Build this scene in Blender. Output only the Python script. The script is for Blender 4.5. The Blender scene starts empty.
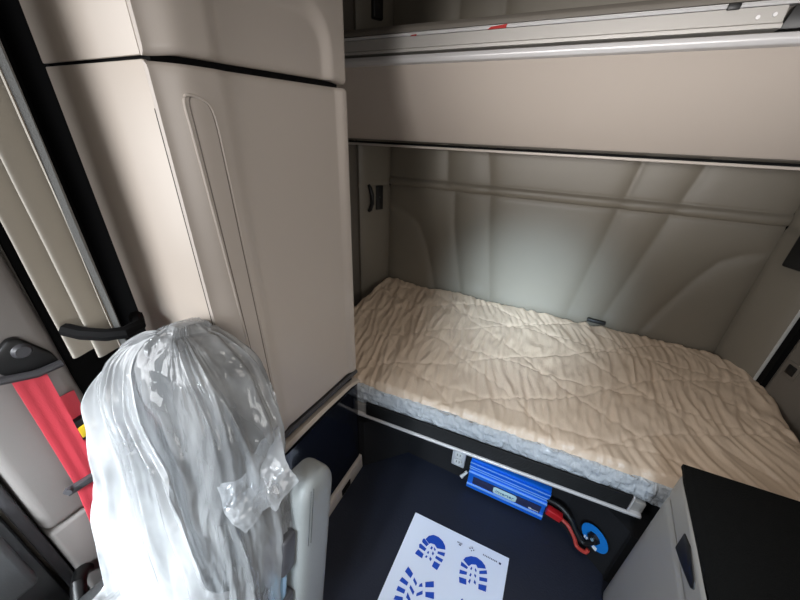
import bpy, bmesh, math, random
from mathutils import Vector, Matrix, noise
random.seed(4)
C = bpy.context.scene.collection
V = Vector
# ------------------------------------------------------------------ materials
def lin(c):
    return tuple(((x/255)/12.92 if x/255 <= .04045 else ((x/255+.055)/1.055)**2.4) for x in c) + (1,)
def mat(name, rgb, rough=.5, metal=0, bump=0, scale=200, var=0, spec=.5, coat=0, vscale=6, stretch=None):
    m = bpy.data.materials.new(name); m.use_nodes = True
    nt = m.node_tree; b = nt.nodes['Principled BSDF']
    b.inputs['Roughness'].default_value = rough; b.inputs['Metallic'].default_value = metal
    b.inputs['Specular IOR Level'].default_value = spec; b.inputs['Coat Weight'].default_value = coat
    col = lin(rgb); b.inputs['Base Color'].default_value = col
    tc = nt.nodes.new('ShaderNodeTexCoord')
    src = tc.outputs['Object']
    if stretch:
        mp = nt.nodes.new('ShaderNodeMapping'); mp.inputs['Scale'].default_value = stretch
        nt.links.new(src, mp.inputs['Vector']); src = mp.outputs['Vector']
    if var:
        n = nt.nodes.new('ShaderNodeTexNoise'); n.inputs['Scale'].default_value = vscale; n.inputs['Detail'].default_value = 4
        nt.links.new(src, n.inputs['Vector'])
        r = nt.nodes.new('ShaderNodeMix'); r.data_type = 'RGBA'
        r.inputs['A'].default_value = tuple(x*(1-var) for x in col[:3])+(1,)
        r.inputs['B'].default_value = tuple(min(1, x*(1+var)) for x in col[:3])+(1,)
        nt.links.new(n.outputs['Fac'], r.inputs['Factor']); nt.links.new(r.outputs['Result'], b.inputs['Base Color'])
    if bump:
        n = nt.nodes.new('ShaderNodeTexNoise'); n.inputs['Scale'].default_value = scale; n.inputs['Detail'].default_value = 3
        nt.links.new(src, n.inputs['Vector'])
        bp = nt.nodes.new('ShaderNodeBump'); bp.inputs['Strength'].default_value = bump; bp.inputs['Distance'].default_value = .004
        nt.links.new(n.outputs['Fac'], bp.inputs['Height']); nt.links.new(bp.outputs['Normal'], b.inputs['Normal'])
    return m
M = {}
M['plastic'] = mat('beige moulded plastic', (194,182,170), .45, bump=.06, scale=500)
M['plastic2'] = mat('beige smooth plastic', (190,180,171), .38, bump=.03, scale=500)
M['vinyl'] = mat('padded beige vinyl', (128,121,109), .42, bump=.22, scale=380, var=.04)
M['cloth_panel'] = mat('grey beige panel cloth', (184,173,163), .8, bump=.15, scale=500, var=.03, vscale=3)
M['alu'] = mat('brushed aluminium', (214,212,212), .38, metal=.25, bump=.03, scale=300, stretch=(.05,1,1))
M['alu_mat'] = mat('matt aluminium', (172,168,163), .45, metal=.2, bump=.03, scale=300, stretch=(.05,1,1))
M['black'] = mat('black plastic', (14,14,15), .45)
M['groove'] = mat('brown beige groove shade', (112,102,94), .6)  # soft shadow beside the handle rim, put into a colour
M['thread'] = mat('grey thread', (84,86,86), .7)
M['ribs'] = mat('black ribbed vinyl', (8,8,9), .6, spec=.25)
M['blackgap'] = mat('black rubber and gap shade', (9,9,10), .8, spec=.15)  # rubber parts, and black standing in for shade in gaps
M['navy_gloss'] = mat('glossy dark navy panel', (14,17,27), .12, bump=.01, scale=40, coat=.3)
M['navy_floor'] = mat('dark navy floor vinyl', (21,26,40), .55, bump=.25, scale=160, var=.15, vscale=9)
M['navy_box'] = mat('black navy carpet', (8,9,14), .9, bump=.3, scale=400)
M['black_top'] = mat('black ribless mat', (9,10,10), .85, bump=.35, scale=260, spec=.2, var=.25, vscale=60)
M['grey_leather'] = mat('grey seat vinyl', (70,72,73), .42, bump=.2, scale=330)
M['arm_vinyl_lit'] = mat('lit grey seat vinyl', (142,145,144), .4, bump=.2, scale=330)  # lighter copy of the seat vinyl, light on the armrest put into colour
M['cab_grey'] = mat('grey beige cabinet plastic', (166,164,159), .45, bump=.08, scale=400)
M['grey_dark'] = mat('dark grey plastic', (72,71,74), .42)
M['grey_pillar'] = mat('grey pillar plastic', (140,135,132), .5, bump=.06, scale=500)
M['grey_door'] = mat('dark grey door plastic', (88,90,92), .5, bump=.1, scale=300)
M['light_grey'] = mat('light grey plastic', (196,198,198), .4)
M['red_belt'] = mat('red belt webbing', (214,66,80), .6, bump=.3, scale=300, stretch=(1,8,1))
M['red'] = mat('red rubber', (178,26,32), .4)
M['red_thread'] = mat('red ribbon', (170,34,30), .6)
M['red_cable'] = mat('red cable jacket', (176,60,52), .4)
M['yellow'] = mat('yellow label', (222,188,40), .45)
M['blue_alu'] = mat('anodised blue aluminium', (26,116,235), .33, metal=.35)
M['blue_line'] = mat('pale blue edge', (160,205,250), .3, metal=.3)
M['label_dark'] = mat('dark label band', (40,44,76), .4)
M['badge'] = mat('pale badge', (196,220,218), .4)
M['badge_ink'] = mat('teal ink', (20,84,130), .5)
M['white_ink'] = mat('white ink', (225,230,235), .5)
M['blue_disc'] = mat('blue round decal', (20,120,205), .35)
M['paper'] = mat('white floor paper', (220,226,242), .7, bump=.08, scale=25, var=.02)
M['blue_ink'] = mat('blue printing ink', (18,70,176), .6)
M['black_ink'] = mat('dark printing ink', (60,66,96), .6)
M['chrome'] = mat('pale blue metal', (170,205,228), .25, metal=.6)
M['curtain'] = mat('beige curtain cloth', (168,161,150), .75, bump=.1, scale=400)
M['curtain_edge'] = mat('grey hook tape', (104,104,102), .9, bump=.4, scale=500)
M['outlet'] = mat('outlet grey', (176,178,184), .45)
M['ceiling'] = mat('headliner', (188,180,166), .9, bump=.1, scale=300)
M['wallp'] = mat('cab side trim', (112,106,98), .6, bump=.05, scale=400)
M['quilt'] = mat('beige satin quilting', (214,193,171), .34, bump=.55, scale=85, var=.05, vscale=5, stretch=(1,.28,1))
def film(name, tcol, trans, rough, seed=0, scale=14, lo=.25, hi=.75):
    m = bpy.data.materials.new(name); m.use_nodes = True; nt = m.node_tree; nt.nodes.clear()
    o = nt.nodes.new('ShaderNodeOutputMaterial')
    tr = nt.nodes.new('ShaderNodeBsdfTransparent'); tr.inputs[0].default_value = (.93,.95,.97,1)
    df = nt.nodes.new('ShaderNodeBsdfDiffuse'); df.inputs[0].default_value = lin(tcol)
    tl = nt.nodes.new('ShaderNodeBsdfTranslucent'); tl.inputs[0].default_value = lin(tcol)
    gl = nt.nodes.new('ShaderNodeBsdfGlossy'); gl.inputs['Roughness'].default_value = rough; gl.inputs[0].default_value = (1,1,1,1)
    a = nt.nodes.new('ShaderNodeMixShader'); a.inputs[0].default_value = .35
    b = nt.nodes.new('ShaderNodeMixShader'); c = nt.nodes.new('ShaderNodeMixShader')
    tc = nt.nodes.new('ShaderNodeTexCoord')
    mp = nt.nodes.new('ShaderNodeMapping'); mp.inputs['Scale'].default_value = (1.4,1.4,.35); mp.inputs['Location'].default_value = (seed,seed,0); mp.inputs['Rotation'].default_value = (.2,.5,.3)
    nt.links.new(tc.outputs['Object'], mp.inputs[0])
    def noi(sc_, det, kind='FBM', dist=0):
        n = nt.nodes.new('ShaderNodeTexNoise'); n.noise_type = kind; n.inputs['Scale'].default_value = sc_; n.inputs['Detail'].default_value = det; n.inputs['Distortion'].default_value = dist
        nt.links.new(mp.outputs[0], n.inputs['Vector']); return n
    n = noi(scale, 4); n2 = noi(scale*1.1, 3, 'RIDGED_MULTIFRACTAL', .6); n3 = noi(scale*3.4, 3, 'RIDGED_MULTIFRACTAL', .8)
    r = nt.nodes.new('ShaderNodeMapRange'); r.inputs[1].default_value = .3; r.inputs[2].default_value = .7
    r.inputs[3].default_value = min(1, trans*(1+lo)); r.inputs[4].default_value = trans*(1-hi)
    nt.links.new(n.outputs['Fac'], r.inputs[0])
    r2 = nt.nodes.new('ShaderNodeMapRange'); r2.inputs[1].default_value = .62; r2.inputs[2].default_value = .98; r2.inputs[3].default_value = 1; r2.inputs[4].default_value = .25   # folded creases are thicker
    nt.links.new(n2.outputs['Fac'], r2.inputs[0])
    mu = nt.nodes.new('ShaderNodeMath'); mu.operation = 'MULTIPLY'; nt.links.new(r.outputs[0], mu.inputs[0]); nt.links.new(r2.outputs[0], mu.inputs[1])
    ad = nt.nodes.new('ShaderNodeMath'); ad.operation = 'MULTIPLY_ADD'; ad.inputs[1].default_value = .45; nt.links.new(n3.outputs['Fac'], ad.inputs[0]); nt.links.new(n2.outputs['Fac'], ad.inputs[2])
    bp = nt.nodes.new('ShaderNodeBump'); bp.inputs['Strength'].default_value = .7; bp.inputs['Distance'].default_value = .012
    nt.links.new(ad.outputs[0], bp.inputs['Height'])
    for k in (df, tl, gl): nt.links.new(bp.outputs[0], k.inputs['Normal'])
    nt.links.new(df.outputs[0], a.inputs[1]); nt.links.new(tl.outputs[0], a.inputs[2])
    nt.links.new(mu.outputs[0], b.inputs[0]); nt.links.new(a.outputs[0], b.inputs[1]); nt.links.new(tr.outputs[0], b.inputs[2])
    fr = nt.nodes.new('ShaderNodeFresnel'); fr.inputs[0].default_value = 1.45; nt.links.new(bp.outputs[0], fr.inputs['Normal'])
    nt.links.new(fr.outputs[0], c.inputs[0]); nt.links.new(b.outputs[0], c.inputs[1]); nt.links.new(gl.outputs[0], c.inputs[2])
    nt.links.new(c.outputs[0], o.inputs[0])
    return m
M['film'] = film('clear plastic sheet', (238,240,242), .68, .12, 0, 9, .2, .35)
M['film_white'] = film('milky plastic sheet', (244,246,248), .56, .14, 3.7, 7, .35, .5)
M['film_bed'] = film('crinkled bed film', (232,238,244), .10, .12, 1.2, 40)

# ------------------------------------------------------------------ geometry helpers
W = {}
def tag(o, label, cat, group=None):
    o['label'] = label; o['category'] = cat
    if group: o['group'] = group
    return o
def thing(name, label, cat, loc, group=None):
    o = bpy.data.objects.new(name, None); C.objects.link(o); o.location = loc; o.empty_display_size = .05
    W[o.name] = V(loc); return tag(o, label, cat, group)
class MB:
    def __init__(s): s.bm = bmesh.new(); s.mi = 0
    def face(s, pts):
        return s.bm.faces.new([s.bm.verts.new(p) for p in pts])
    def merge(s, b2):
        me = bpy.data.meshes.new('t')
        for f in b2.faces: f.material_index = s.mi
        b2.to_mesh(me); b2.free(); s.bm.from_mesh(me); bpy.data.meshes.remove(me)
    def hexa(s, pts, bev=0, seg=2):
        b = bmesh.new(); v = [b.verts.new(p) for p in pts]
        for f in ((3,2,1,0),(4,5,6,7),(0,1,5,4),(1,2,6,5),(2,3,7,6),(3,0,4,7)): b.faces.new([v[i] for i in f])
        bmesh.ops.recalc_face_normals(b, faces=b.faces)
        if bev: bmesh.ops.bevel(b, geom=b.edges[:], offset=bev, segments=seg, profile=.5, affect='EDGES')
        s.merge(b); return s
    def box(s, x0, x1, y0, y1, z0, z1, bev=0, seg=2):
        return s.hexa([(x0,y0,z0),(x1,y0,z0),(x1,y1,z0),(x0,y1,z0),(x0,y0,z1),(x1,y0,z1),(x1,y1,z1),(x0,y1,z1)], bev, seg)
    def obox(s, c, ax, ay, az, bev=0, seg=2):      # half axes as vectors
        c, ax, ay, az = V(c), V(ax), V(ay), V(az)
        return s.hexa([c-ax-ay-az, c+ax-ay-az, c+ax+ay-az, c-ax+ay-az, c-ax-ay+az, c+ax-ay+az, c+ax+ay+az, c-ax+ay+az], bev, seg)
    def prism(s, pts, d, bev=0, seg=2):            # polygon extruded along d
        b = bmesh.new(); d = V(d); v0 = [b.verts.new(p) for p in pts]; v1 = [b.verts.new(V(p)+d) for p in pts]; n = len(pts)
        b.faces.new(v0[::-1]); b.faces.new(v1)
        for i in range(n): b.faces.new([v0[i], v0[(i+1)%n], v1[(i+1)%n], v1[i]])
        bmesh.ops.recalc_face_normals(b, faces=b.faces)
        if bev: bmesh.ops.bevel(b, geom=b.edges[:], offset=bev, segments=seg, profile=.5, affect='EDGES')
        s.merge(b); return s
    def tube(s, path, r, n=10, caps=True):
        b = bmesh.new(); rings = []; path = [V(p) for p in path]
        up = V((.13,.31,.94)).normalized()
        for i, p in enumerate(path):
            t = (path[min(i+1, len(path)-1)]-path[max(i-1, 0)]).normalized()
            a = t.cross(up); a = a.normalized() if a.length > 1e-4 else V((1,0,0)); c = t.cross(a).normalized()
            rr = r[i] if isinstance(r, (list, tuple)) else r
            rings.append([b.verts.new(p+a*rr*math.cos(k*2*math.pi/n)+c*rr*math.sin(k*2*math.pi/n)) for k in range(n)])
        for i in range(len(rings)-1):
            for k in range(n): b.faces.new([rings[i][k], rings[i][(k+1)%n], rings[i+1][(k+1)%n], rings[i+1][k]])
        if caps: b.faces.new(rings[0][::-1]); b.faces.new(rings[-1])
        bmesh.ops.recalc_face_normals(b, faces=b.faces); s.merge(b); return s
    def grid(s, nu, nv, fn, back=None, close=False):
        # sheet fn(u,v); with back(u,v): a closed slab
        b = bmesh.new()
        A = [[b.verts.new(fn(i/nu, j/nv)) for j in range(nv+1)] for i in range(nu+1)]
        for i in range(nu):
            for j in range(nv): b.faces.new([A[i][j], A[i+1][j], A[i+1][j+1], A[i][j+1]])
        if back:
            rim = [(i,0) for i in range(nu+1)]+[(nu,j) for j in range(1,nv+1)]+[(i,nv) for i in range(nu-1,-1,-1)]+[(0,j) for j in range(nv-1,0,-1)]
            R = [b.verts.new(back(i/nu, j/nv)) for i, j in rim]; n = len(rim)
            for k in range(n):
                i, j = rim[k]; i2, j2 = rim[(k+1)%n]
                b.faces.new([A[i2][j2], A[i][j], R[k], R[(k+1)%n]])
            b.faces.new(R)
        bmesh.ops.recalc_face_normals(b, faces=b.faces); s.merge(b); return s
    def rings(s, nr, nk, fn, cap0=True, cap1=True):   # loft of closed rings fn(i/nr, k/nk)
        b = bmesh.new()
        A = [[b.verts.new(fn(i/nr, k/nk)) for k in range(nk)] for i in range(nr+1)]
        for i in range(nr):
            for k in range(nk): b.faces.new([A[i][k], A[i][(k+1)%nk], A[i+1][(k+1)%nk], A[i+1][k]])
        if cap0: b.faces.new(A[0][::-1])
        if cap1: b.faces.new(A[-1])
        bmesh.ops.recalc_face_normals(b, faces=b.faces); s.merge(b); return s
    def build(s, name, m, parent=None, smooth=True, ang=35):
        me = bpy.data.meshes.new(name)
        if parent is not None: off = W[parent.name]
        else:
            vs = [v.co for v in s.bm.verts]
            off = V(((min(v.x for v in vs)+max(v.x for v in vs))/2, (min(v.y for v in vs)+max(v.y for v in vs))/2, min(v.z for v in vs)))
        bmesh.ops.translate(s.bm, verts=s.bm.verts, vec=-off)
        if smooth:
            for f in s.bm.faces: f.smooth = True
            lim = math.radians(ang)
            for e in s.bm.edges:
                if len(e.link_faces) == 2 and e.calc_face_angle(0) > lim: e.smooth = False
        s.bm.to_mesh(me); s.bm.free()
        for k in (m if isinstance(m, (list, tuple)) else [m]): me.materials.append(M[k])
        o = bpy.data.objects.new(name, me); C.objects.link(o)
        if parent is not None: o.parent = parent
        else: o.location = off
        W[o.name] = off; return o
def struct(name, mb, m, **k):
    o = mb.build(name, m, **k); o['kind'] = 'structure'; return o
def clamp(x, a=0., b=1.): return max(a, min(b, x))
def sm(a, b, x):
    t = clamp((x-a)/(b-a)); return t*t*(3-2*t)
def lerp(a, b, t): return a+(b-a)*t
def interp(tab, x):
    if x <= tab[0][0]: return tab[0][1]
    for (a, b), (c, d) in zip(tab, tab[1:]):
        if x <= c: return b+(d-b)*(x-a)/(c-a)
    return tab[-1][1]
def nz(x, y, z=0): return noise.noise(V((x, y, z)))
def segd(p, a, b):
    ax, ay = a; bx, by = b; dx, dy = bx-ax, by-ay; t = clamp(((p[0]-ax)*dx+(p[1]-ay)*dy)/(dx*dx+dy*dy))
    return math.hypot(p[0]-ax-t*dx, p[1]-ay-t*dy)
def text(name, body, size, loc, rot, m, parent, ext=.0006):
    cu = bpy.data.curves.new(name, 'FONT'); cu.body = body; cu.size = size; cu.extrude = ext; cu.align_x = 'CENTER'; cu.align_y = 'CENTER'
    t = bpy.data.objects.new('t', cu); C.objects.link(t); bpy.context.view_layer.update()
    me = bpy.data.meshes.new_from_object(t.evaluated_get(bpy.context.evaluated_depsgraph_get())); bpy.data.objects.remove(t)
    me.name = name; me.materials.clear(); me.materials.append(M[m])
    o = bpy.data.objects.new(name, me); C.objects.link(o); o.parent = parent; o.location = V(loc)-W[parent.name]; o.rotation_euler = rot
    W[o.name] = V(loc); return o

XL, XR, YF, YB, ZT = -1.06, 1.0, -1.35, 1.8, 2.25
# ------------------------------------------------------------------ the cab shell
struct('floor', MB().box(XL-.1, XR+.1, YF-.1, YB+.2, -.06, 0), 'navy_floor')
struct('ceiling', MB().box(XL-.1, XR+.1, YF-.1, .08, ZT, ZT+.06).box(XL-.1, XR+.1, .62, YB+.2, ZT, ZT+.06).box(XL-.1, -.07, .08, .62, ZT, ZT+.06).box(.57, XR+.1, .08, .62, ZT, ZT+.06), 'ceiling')
struct('wall_front', MB().box(XL, XR, YF-.08, YF, 0, .98).box(XL, XR, YF-.08, YF, 1.92, ZT), 'wallp')
struct('wall_right', MB().box(XR, XR+.08, YF, -.98, 0, ZT).box(XR, XR+.08, -.98, .0, 0, .98).box(XR, XR+.08, -.98, .0, 1.72, ZT).box(XR, XR+.08, .0, YB, 0, ZT), 'wallp')
struct('wall_left', MB().box(XL-.08, XL, YF, -.98, 0, ZT).box(XL-.08, XL, -.98, -.02, 1.72, ZT).box(XL-.08, XL, -.02, YB, 0, ZT), 'wallp')

# padded rear wall: one sheet with stitched channels
seams = [[(-.538,1.178),(-.52,1.0),(-.439,.6),(-.42,.3)], [(-.347,1.178),(-.31,.9),(-.26,.597),(-.25,.3)],
  [(-.94,1.06),(-.85,1.04),(-.78,1.005),(-.733,.96),(-.68,.85),(-.64,.72),(-.602,.582),(-.57,.3)],
  [(.243,1.178),(.205,.9),(.167,.595),(.14,.3)], [(.438,1.178),(.385,.9),(.331,.63),(.29,.3)],
  [(.81,1.066),(.73,1.045),(.667,1.005),(.61,.90),(.55,.74),(.504,.604),(.46,.3)],
  [(-.61,2.2),(-.60,1.377),(-.582,1.215)], [(-.41,2.2),(-.39,1.378),(-.351,1.215)], [(.29,2.2),(.27,1.374),(.25,1.215)], [(.52,2.2),(.486,1.377),(.451,1.215)],
  [(-.94,.2),(-.94,2.3)], [(.81,.2),(.81,2.3)]]
def wall_y(x, z):
    d = 9
    for s in seams:
        for a, b in zip(s, s[1:]): d = min(d, segd((x, z), a, b))
    p = .016*(1-math.exp(-d/.03))
    e = min(abs(z-1.172), 9); p -= .010*math.exp(-(e/.006)**2)
    if 1.172 <= z <= 1.225: p += .010*math.sin(math.pi*(z-1.172)/.053)
    p -= .004*math.exp(-((z-1.222)/.005)**2)
    if z < .68: p += .010*math.exp(-((z-.60)/.05)**2)*(.4+.6*nz(x*9, z*4))   # soft puckers above the mattress
    return YB-p
nzs = [.30+i*.0125 for i in range(70)]+[1.175+i*.005 for i in range(12)]+[1.235+i*.025 for i in range(41)]
struct('wall_back', MB().grid(168, len(nzs)-1, lambda u, v: (lerp(-.94,.81,u), wall_y(lerp(-.94,.81,u), nzs[round(v*(len(nzs)-1))]), nzs[round(v*(len(nzs)-1))]),
   back=lambda u, v: (lerp(-.94,.81,u), YB+.06, nzs[round(v*(len(nzs)-1))])), 'vinyl', ang=60)
struct('wall_back_leak_block', MB().box(XL-.1, XR+.1, 1.865, 1.9, 0, ZT).box(-1.0,-.925,1.825,1.865,.3,2.2).box(.80,.87,1.825,1.865,.3,2.2), 'blackgap')  # unseen black backing, added to stop light leaking through the corner seams
# angled corner panels either side
def corner(name, a, b):
    a, b = V(a), V(b); d = (b-a); n = V((-d.y, d.x, 0)).normalized()
    if n.y > 0: n = -n
    def f(u, v):
        z = .3+1.93*v; w = .012*(1-math.exp(-min(u, 1-u)*d.length/.02))
        w -= .008*math.exp(-((z-1.172)/.007)**2)
        p = a+d*u+n*w; return (p.x, p.y, z)
    struct(name, MB().grid(14, 150, f, back=lambda u, v: (a.x+d.x*u-n.x*.03, a.y+d.y*u-n.y*.03, .3+1.93*v)), 'vinyl', ang=60)
    return n
nL = corner('wall_back_left_corner', (-.94,1.8,0), (-1.04,1.62,0))
nR = corner('wall_back_right_corner', (.81,1.8,0), (.90,1.64,0))
struct('trim_1', MB().prism([(.899,1.643,.45),(.906,1.640,.45),(.909,1.633,.45),(.902,1.634,.45)], (0,0,1.7), .001), 'light_grey')
struct('gap_shade_right', MB().box(.91,.97,1.60,1.66,.4,2.1), 'blackgap')  # black box stands in for the shade of the gap
struct('trim_3', MB().prism([(.93,1.61,.3),(1.0,1.45,.3),(1.0,1.0,.3),(.965,1.0,.3),(.965,1.44,.3),(.925,1.585,.3)], (0,0,.55), .006), 'wallp')
struct('gap_shade_left', MB().box(-1.05,-.912,.372,.40,0,2.2).box(-1.059,-1.045,.23,.372,0,2.2), 'blackgap')  # black sheets stand in for shade in the gaps by curtain and pillar

# ------------------------------------------------------------------ door pillar at the left
struct('wall_left_pillar', MB().hexa([(-1.06,.03,.50),(-.985,.035,.50),(-.985,.220,.50),(-1.06,.235,.50),(-1.06,.03,1.34),(-.99,.05,1.34),(-.99,.205,1.34),(-1.06,.225,1.34)], .02, 3), 'grey_pillar')
struct('trim_5', MB().hexa([(-1.06,.03,.0),(-.965,.03,.0),(-.985,.225,.0),(-1.06,.245,.0),(-1.06,.03,.497),(-.984,.034,.497),(-.985,.225,.497),(-1.06,.245,.497)], .012, 3), 'grey_pillar')
struct('trim_6', MB().prism([(-1.05,.012,z) for z in ()] or [(-1.055,.005,.2),(-1.0,.005,.2),(-1.0,.028,.2),(-1.055,.028,.2)], (0,0,1.2), .006), 'grey_dark')
struct('trim_7', MB().hexa([(-1.06,.05,1.235),(-.97,.05,1.235),(-.97,.205,1.235),(-1.06,.205,1.235),(-1.06,.10,2.0),(-.975,.12,2.0),(-.975,.24,2.0),(-1.06,.24,2.0)], .02, 3), 'plastic2')
dr = MB().box(-1.12,-1.02,-.98,-.002,.1,.60,.015)
door = struct('door_1', dr, 'grey_door')
MB().hexa([(-1.03,-.6,.60),(-.975,-.6,.62),(-.975,-.02,.62),(-1.03,-.02,.60),(-1.06,-.6,.80),(-1.02,-.6,.80),(-1.02,-.03,.80),(-1.06,-.03,.80)], .015, 3).build('door_top', 'light_grey', door)
MB().hexa([(-1.03,-.6,.40),(-.965,-.6,.40),(-.965,-.02,.40),(-1.03,-.02,.40),(-1.03,-.6,.595),(-.97,-.6,.615),(-.97,-.02,.615),(-1.03,-.02,.595)], .015, 3).build('armrest', 'grey_door', door)
MB().tube([(-.99,.05,.30),(-.96,.035,.335),(-.93,.02,.345),(-.90,.0,.32),(-.89,-.01,.25),(-.89,-.01,.1)], .017, 12).build('grab_handle', 'black', door)

# ------------------------------------------------------------------ gathered curtain and its tie
cur = thing('privacy_curtain', 'beige privacy curtain gathered in vertical folds beside the left door pillar', 'curtain', (-.92,.29,1.0))
def K(p): return (p[0]*.935, p[1]*.935, 1.45+(p[2]-1.45)*.935)
def curt(u, v):
    z = lerp(.95, 2.2, v); th = .25+.3*v
    x = lerp(-.975, -.868, u); y = lerp(.228,.30,u)
    fold = math.sin(u*math.pi*4.6-.4+.2*v)
    y += -.017*fold+.004*nz(u*4, v*5); x += .014*fold+.003*nz(u*3, v*4, 3)
    return K((x, y, z))
MB().grid(90, 40, curt).build('curtain_cloth', 'curtain', cur, ang=80)
def edge(u, v):
    z = lerp(1.0, 2.2, v); return K((-.855+.010*u, .284+.0012*math.sin(v*20)+.008*u, lerp(.95,2.2,v)))
MB().grid(4, 40, edge, back=lambda u, v: K((-.855+.010*u-.003, .288+.008*u, lerp(.95,2.2,v)))).build('edge_tape', 'curtain_edge', cur)
tag(MB().tube([(-.868,.214,1.060),(-.83,.226,1.055),(-.79,.248,1.052),(-.768,.272,1.052),(-.775,.30,1.052),(-.82,.32,1.052)], .014, 8).build('curtain_tie', 'blackgap'),
    'black strap tied round the foot of the beige curtain', 'strap')

# ------------------------------------------------------------------ seat belt
belt = thing('seat_belt', 'red seat belt hanging from a black anchor on the left pillar', 'seat belt', (-.96,.12,.2))
MB().prism([(-.988,.165,1.035),(-.988,.20,.975),(-.988,.205,.945),(-.988,.125,.955),(-.988,.108,.985),(-.988,.13,1.02),(-.988,.15,1.036)], (.022,0,0), .006, 3).build('anchor_cover', 'black', belt)
MB().tube([(-.966,.160,1.005),(-.958,.160,1.005)], [.017,.012], 18).build('anchor_bolt', 'grey_dark', belt)
MB().tube([(-.962,.108,.962),(-.960,.16,.945),(-.962,.204,.944)], .009, 8).build('anchor_loop', 'grey_dark', belt)
def web(a, b, wa, wb, bow=.0):
    a, b, wa, wb = V(a), V(b), V(wa), V(wb)
    def f(u, v):
        p = a.lerp(b, v)+wa.lerp(wb, v)*(u-.5); p.x += bow*math.sin(math.pi*v)+.001*math.sin(u*14); return p
    return MB().grid(8, 24, f, back=lambda u, v: f(u, v)+V((-.0025,0,0)))
web((-.960,.148,.945),(-.955,.140,.612),(0,.052,-.01),(0,.050,-.015), .004).build('webbing', 'red_belt', belt)
web((-.953,.140,.612),(-.90,.085,.16),(0,.050,-.015),(0,.056,-.02), .0).build('lap_webbing', 'red_belt', belt)
web((-.968,.175,.86),(-.968,.16,.20),(0,.052,0),(0,.05,0)).build('return_webbing', 'red_belt', belt)
MB().obox((-.948,.137,.612),(0,.042,-.004),(.007,0,0),(0,.0015,.010), .003).tube([(-.947,.102,.622),(-.94,.096,.622)], .009, 10).tube([(-.947,.176,.603),(-.94,.178,.603)], .009, 10).build('latch_tongue', 'grey_dark', belt)
MB().hexa([(-.985,.168,.72),(-.955,.168,.72),(-.955,.215,.72),(-.985,.215,.72),(-.985,.168,.79),(-.955,.168,.785),(-.955,.21,.785),(-.985,.21,.79)], .006).build('retractor', 'black', belt)
MB().hexa([(-.956,.170,.733),(-.951,.170,.733),(-.951,.205,.738),(-.956,.205,.738),(-.956,.170,.765),(-.951,.170,.765),(-.951,.205,.77),(-.956,.205,.77)], .001).build('warning_label', 'yellow', belt)['label'] = 'yellow label'

# ------------------------------------------------------------------ tall cabinet (lower door unit), overhead unit and dark base
XF = -.58
wc = thing('wardrobe_cabinet', 'tall beige wardrobe cabinet with grooved handle, between curtain and bed', 'cabinet', (-.75,.61,.55))
MB().box(-.91,-.612,.372,.85,.575,1.53,.008).build('carcass', 'plastic', wc)
def relief(y, z, top):
    x = 0.
    x -= .020*sm(.435,.36,y)**2              # corner rolls back
    x -= .008*sm(.462,.50,y)                 # soft step to the main field
    x += .010*sm(.805,.835,y)
    x -= .022*sm(.845,.862,y)**2
    if top: x -= 0
    # the long inset pull
    return x
def door_front(u, v):
    y = lerp(.362,.862,u); zb = interp([(.362,.672),(.432,.655),(.476,.640),(.533,.634),(.656,.622),(.81,.611),(.862,.604)], y); zt = lerp(1.532,1.548,(y-.36)/.5)
    z = lerp(zb, zt, v)
    x = XF+relief(y, z, False)
    x -= .006*sm(zt-.008, zt, z)+.006*sm(zb+.008, zb, z)
    return (x, y, z)
MB().grid(110, 150, door_front, back=lambda u, v: (-.609, door_front(u,v)[1], door_front(u,v)[2])).build('door', 'plastic2', wc, ang=60)
def smooth_path(P, n=8):
    P = [V(p) for p in P]; out = []
    for i in range(len(P)-1):
        p0, p1, p2, p3 = P[max(i-1,0)], P[i], P[i+1], P[min(i+2,len(P)-1)]
        for k in range(n):
            t = k/n; out.append(.5*((2*p1)+(-p0+p2)*t+(2*p0-5*p1+4*p2-p3)*t*t+(-p0+3*p1-3*p2+p3)*t**3))
    return out+[P[-1]]
pp = [(.424,.735),(.420,.80),(.4165,.90),(.410,1.1),(.403,1.3),(.398,1.44),(.3965,1.475),(.399,1.489),(.407,1.492),(.425,1.488),(.438,1.478),(.444,1.455),(.447,1.40),(.452,1.2),(.4575,1.0),(.460,.85),(.459,.75),(.456,.715),(.447,.700),(.436,.705),(.427,.718),(.424,.735)]
def onx_(y, z, e): return (XF+relief(y, z, False)+e, y, z)
MB().tube(smooth_path([onx_(y, z, .0) for y, z in pp], 6), .0026, 8, caps=False).build('handle_rim', 'plastic2', wc)
MB().tube(smooth_path([onx_(.430+(y-.430)*.80, .7+(z-1.1)*.995+.4, -.0001) for y, z in pp], 6), .0012, 6, caps=False).build('handle_groove_shade', 'groove', wc)  # darker tube draws the rim's soft shadow
MB().box(-.910,-.612,.3635,.372,.575,1.5345,.002).build('end_panel', 'plastic', wc)
MB().prism([(-.6118,.3622,1.47),(-.6085,.3622,1.47),(-.6085,.366,1.47),(-.6118,.366,1.47)], (0,0,-.62), .0).build('door_seal', 'blackgap', wc)
MB().grid(30, 3, lambda u, v: (-.586+.006*math.sin(math.pi*v), lerp(.40,.862,u), interp([(.40,.652),(.476,.636),(.533,.630),(.656,.618),(.81,.607),(.862,.600)], lerp(.40,.862,u))-.022*v), back=lambda u, v: (-.64, lerp(.40,.862,u), .625-.05*u-.022*v)).build('lower_seal', 'grey_dark', wc)
oc = thing('overhead_cabinet', 'upper beige cabinet above the tall wardrobe cabinet', 'cabinet', (-.75,.61,1.56))
MB().box(-.91,-.612,.368,.85,1.56,2.2,.006).build('carcass', 'plastic', oc)
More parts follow.
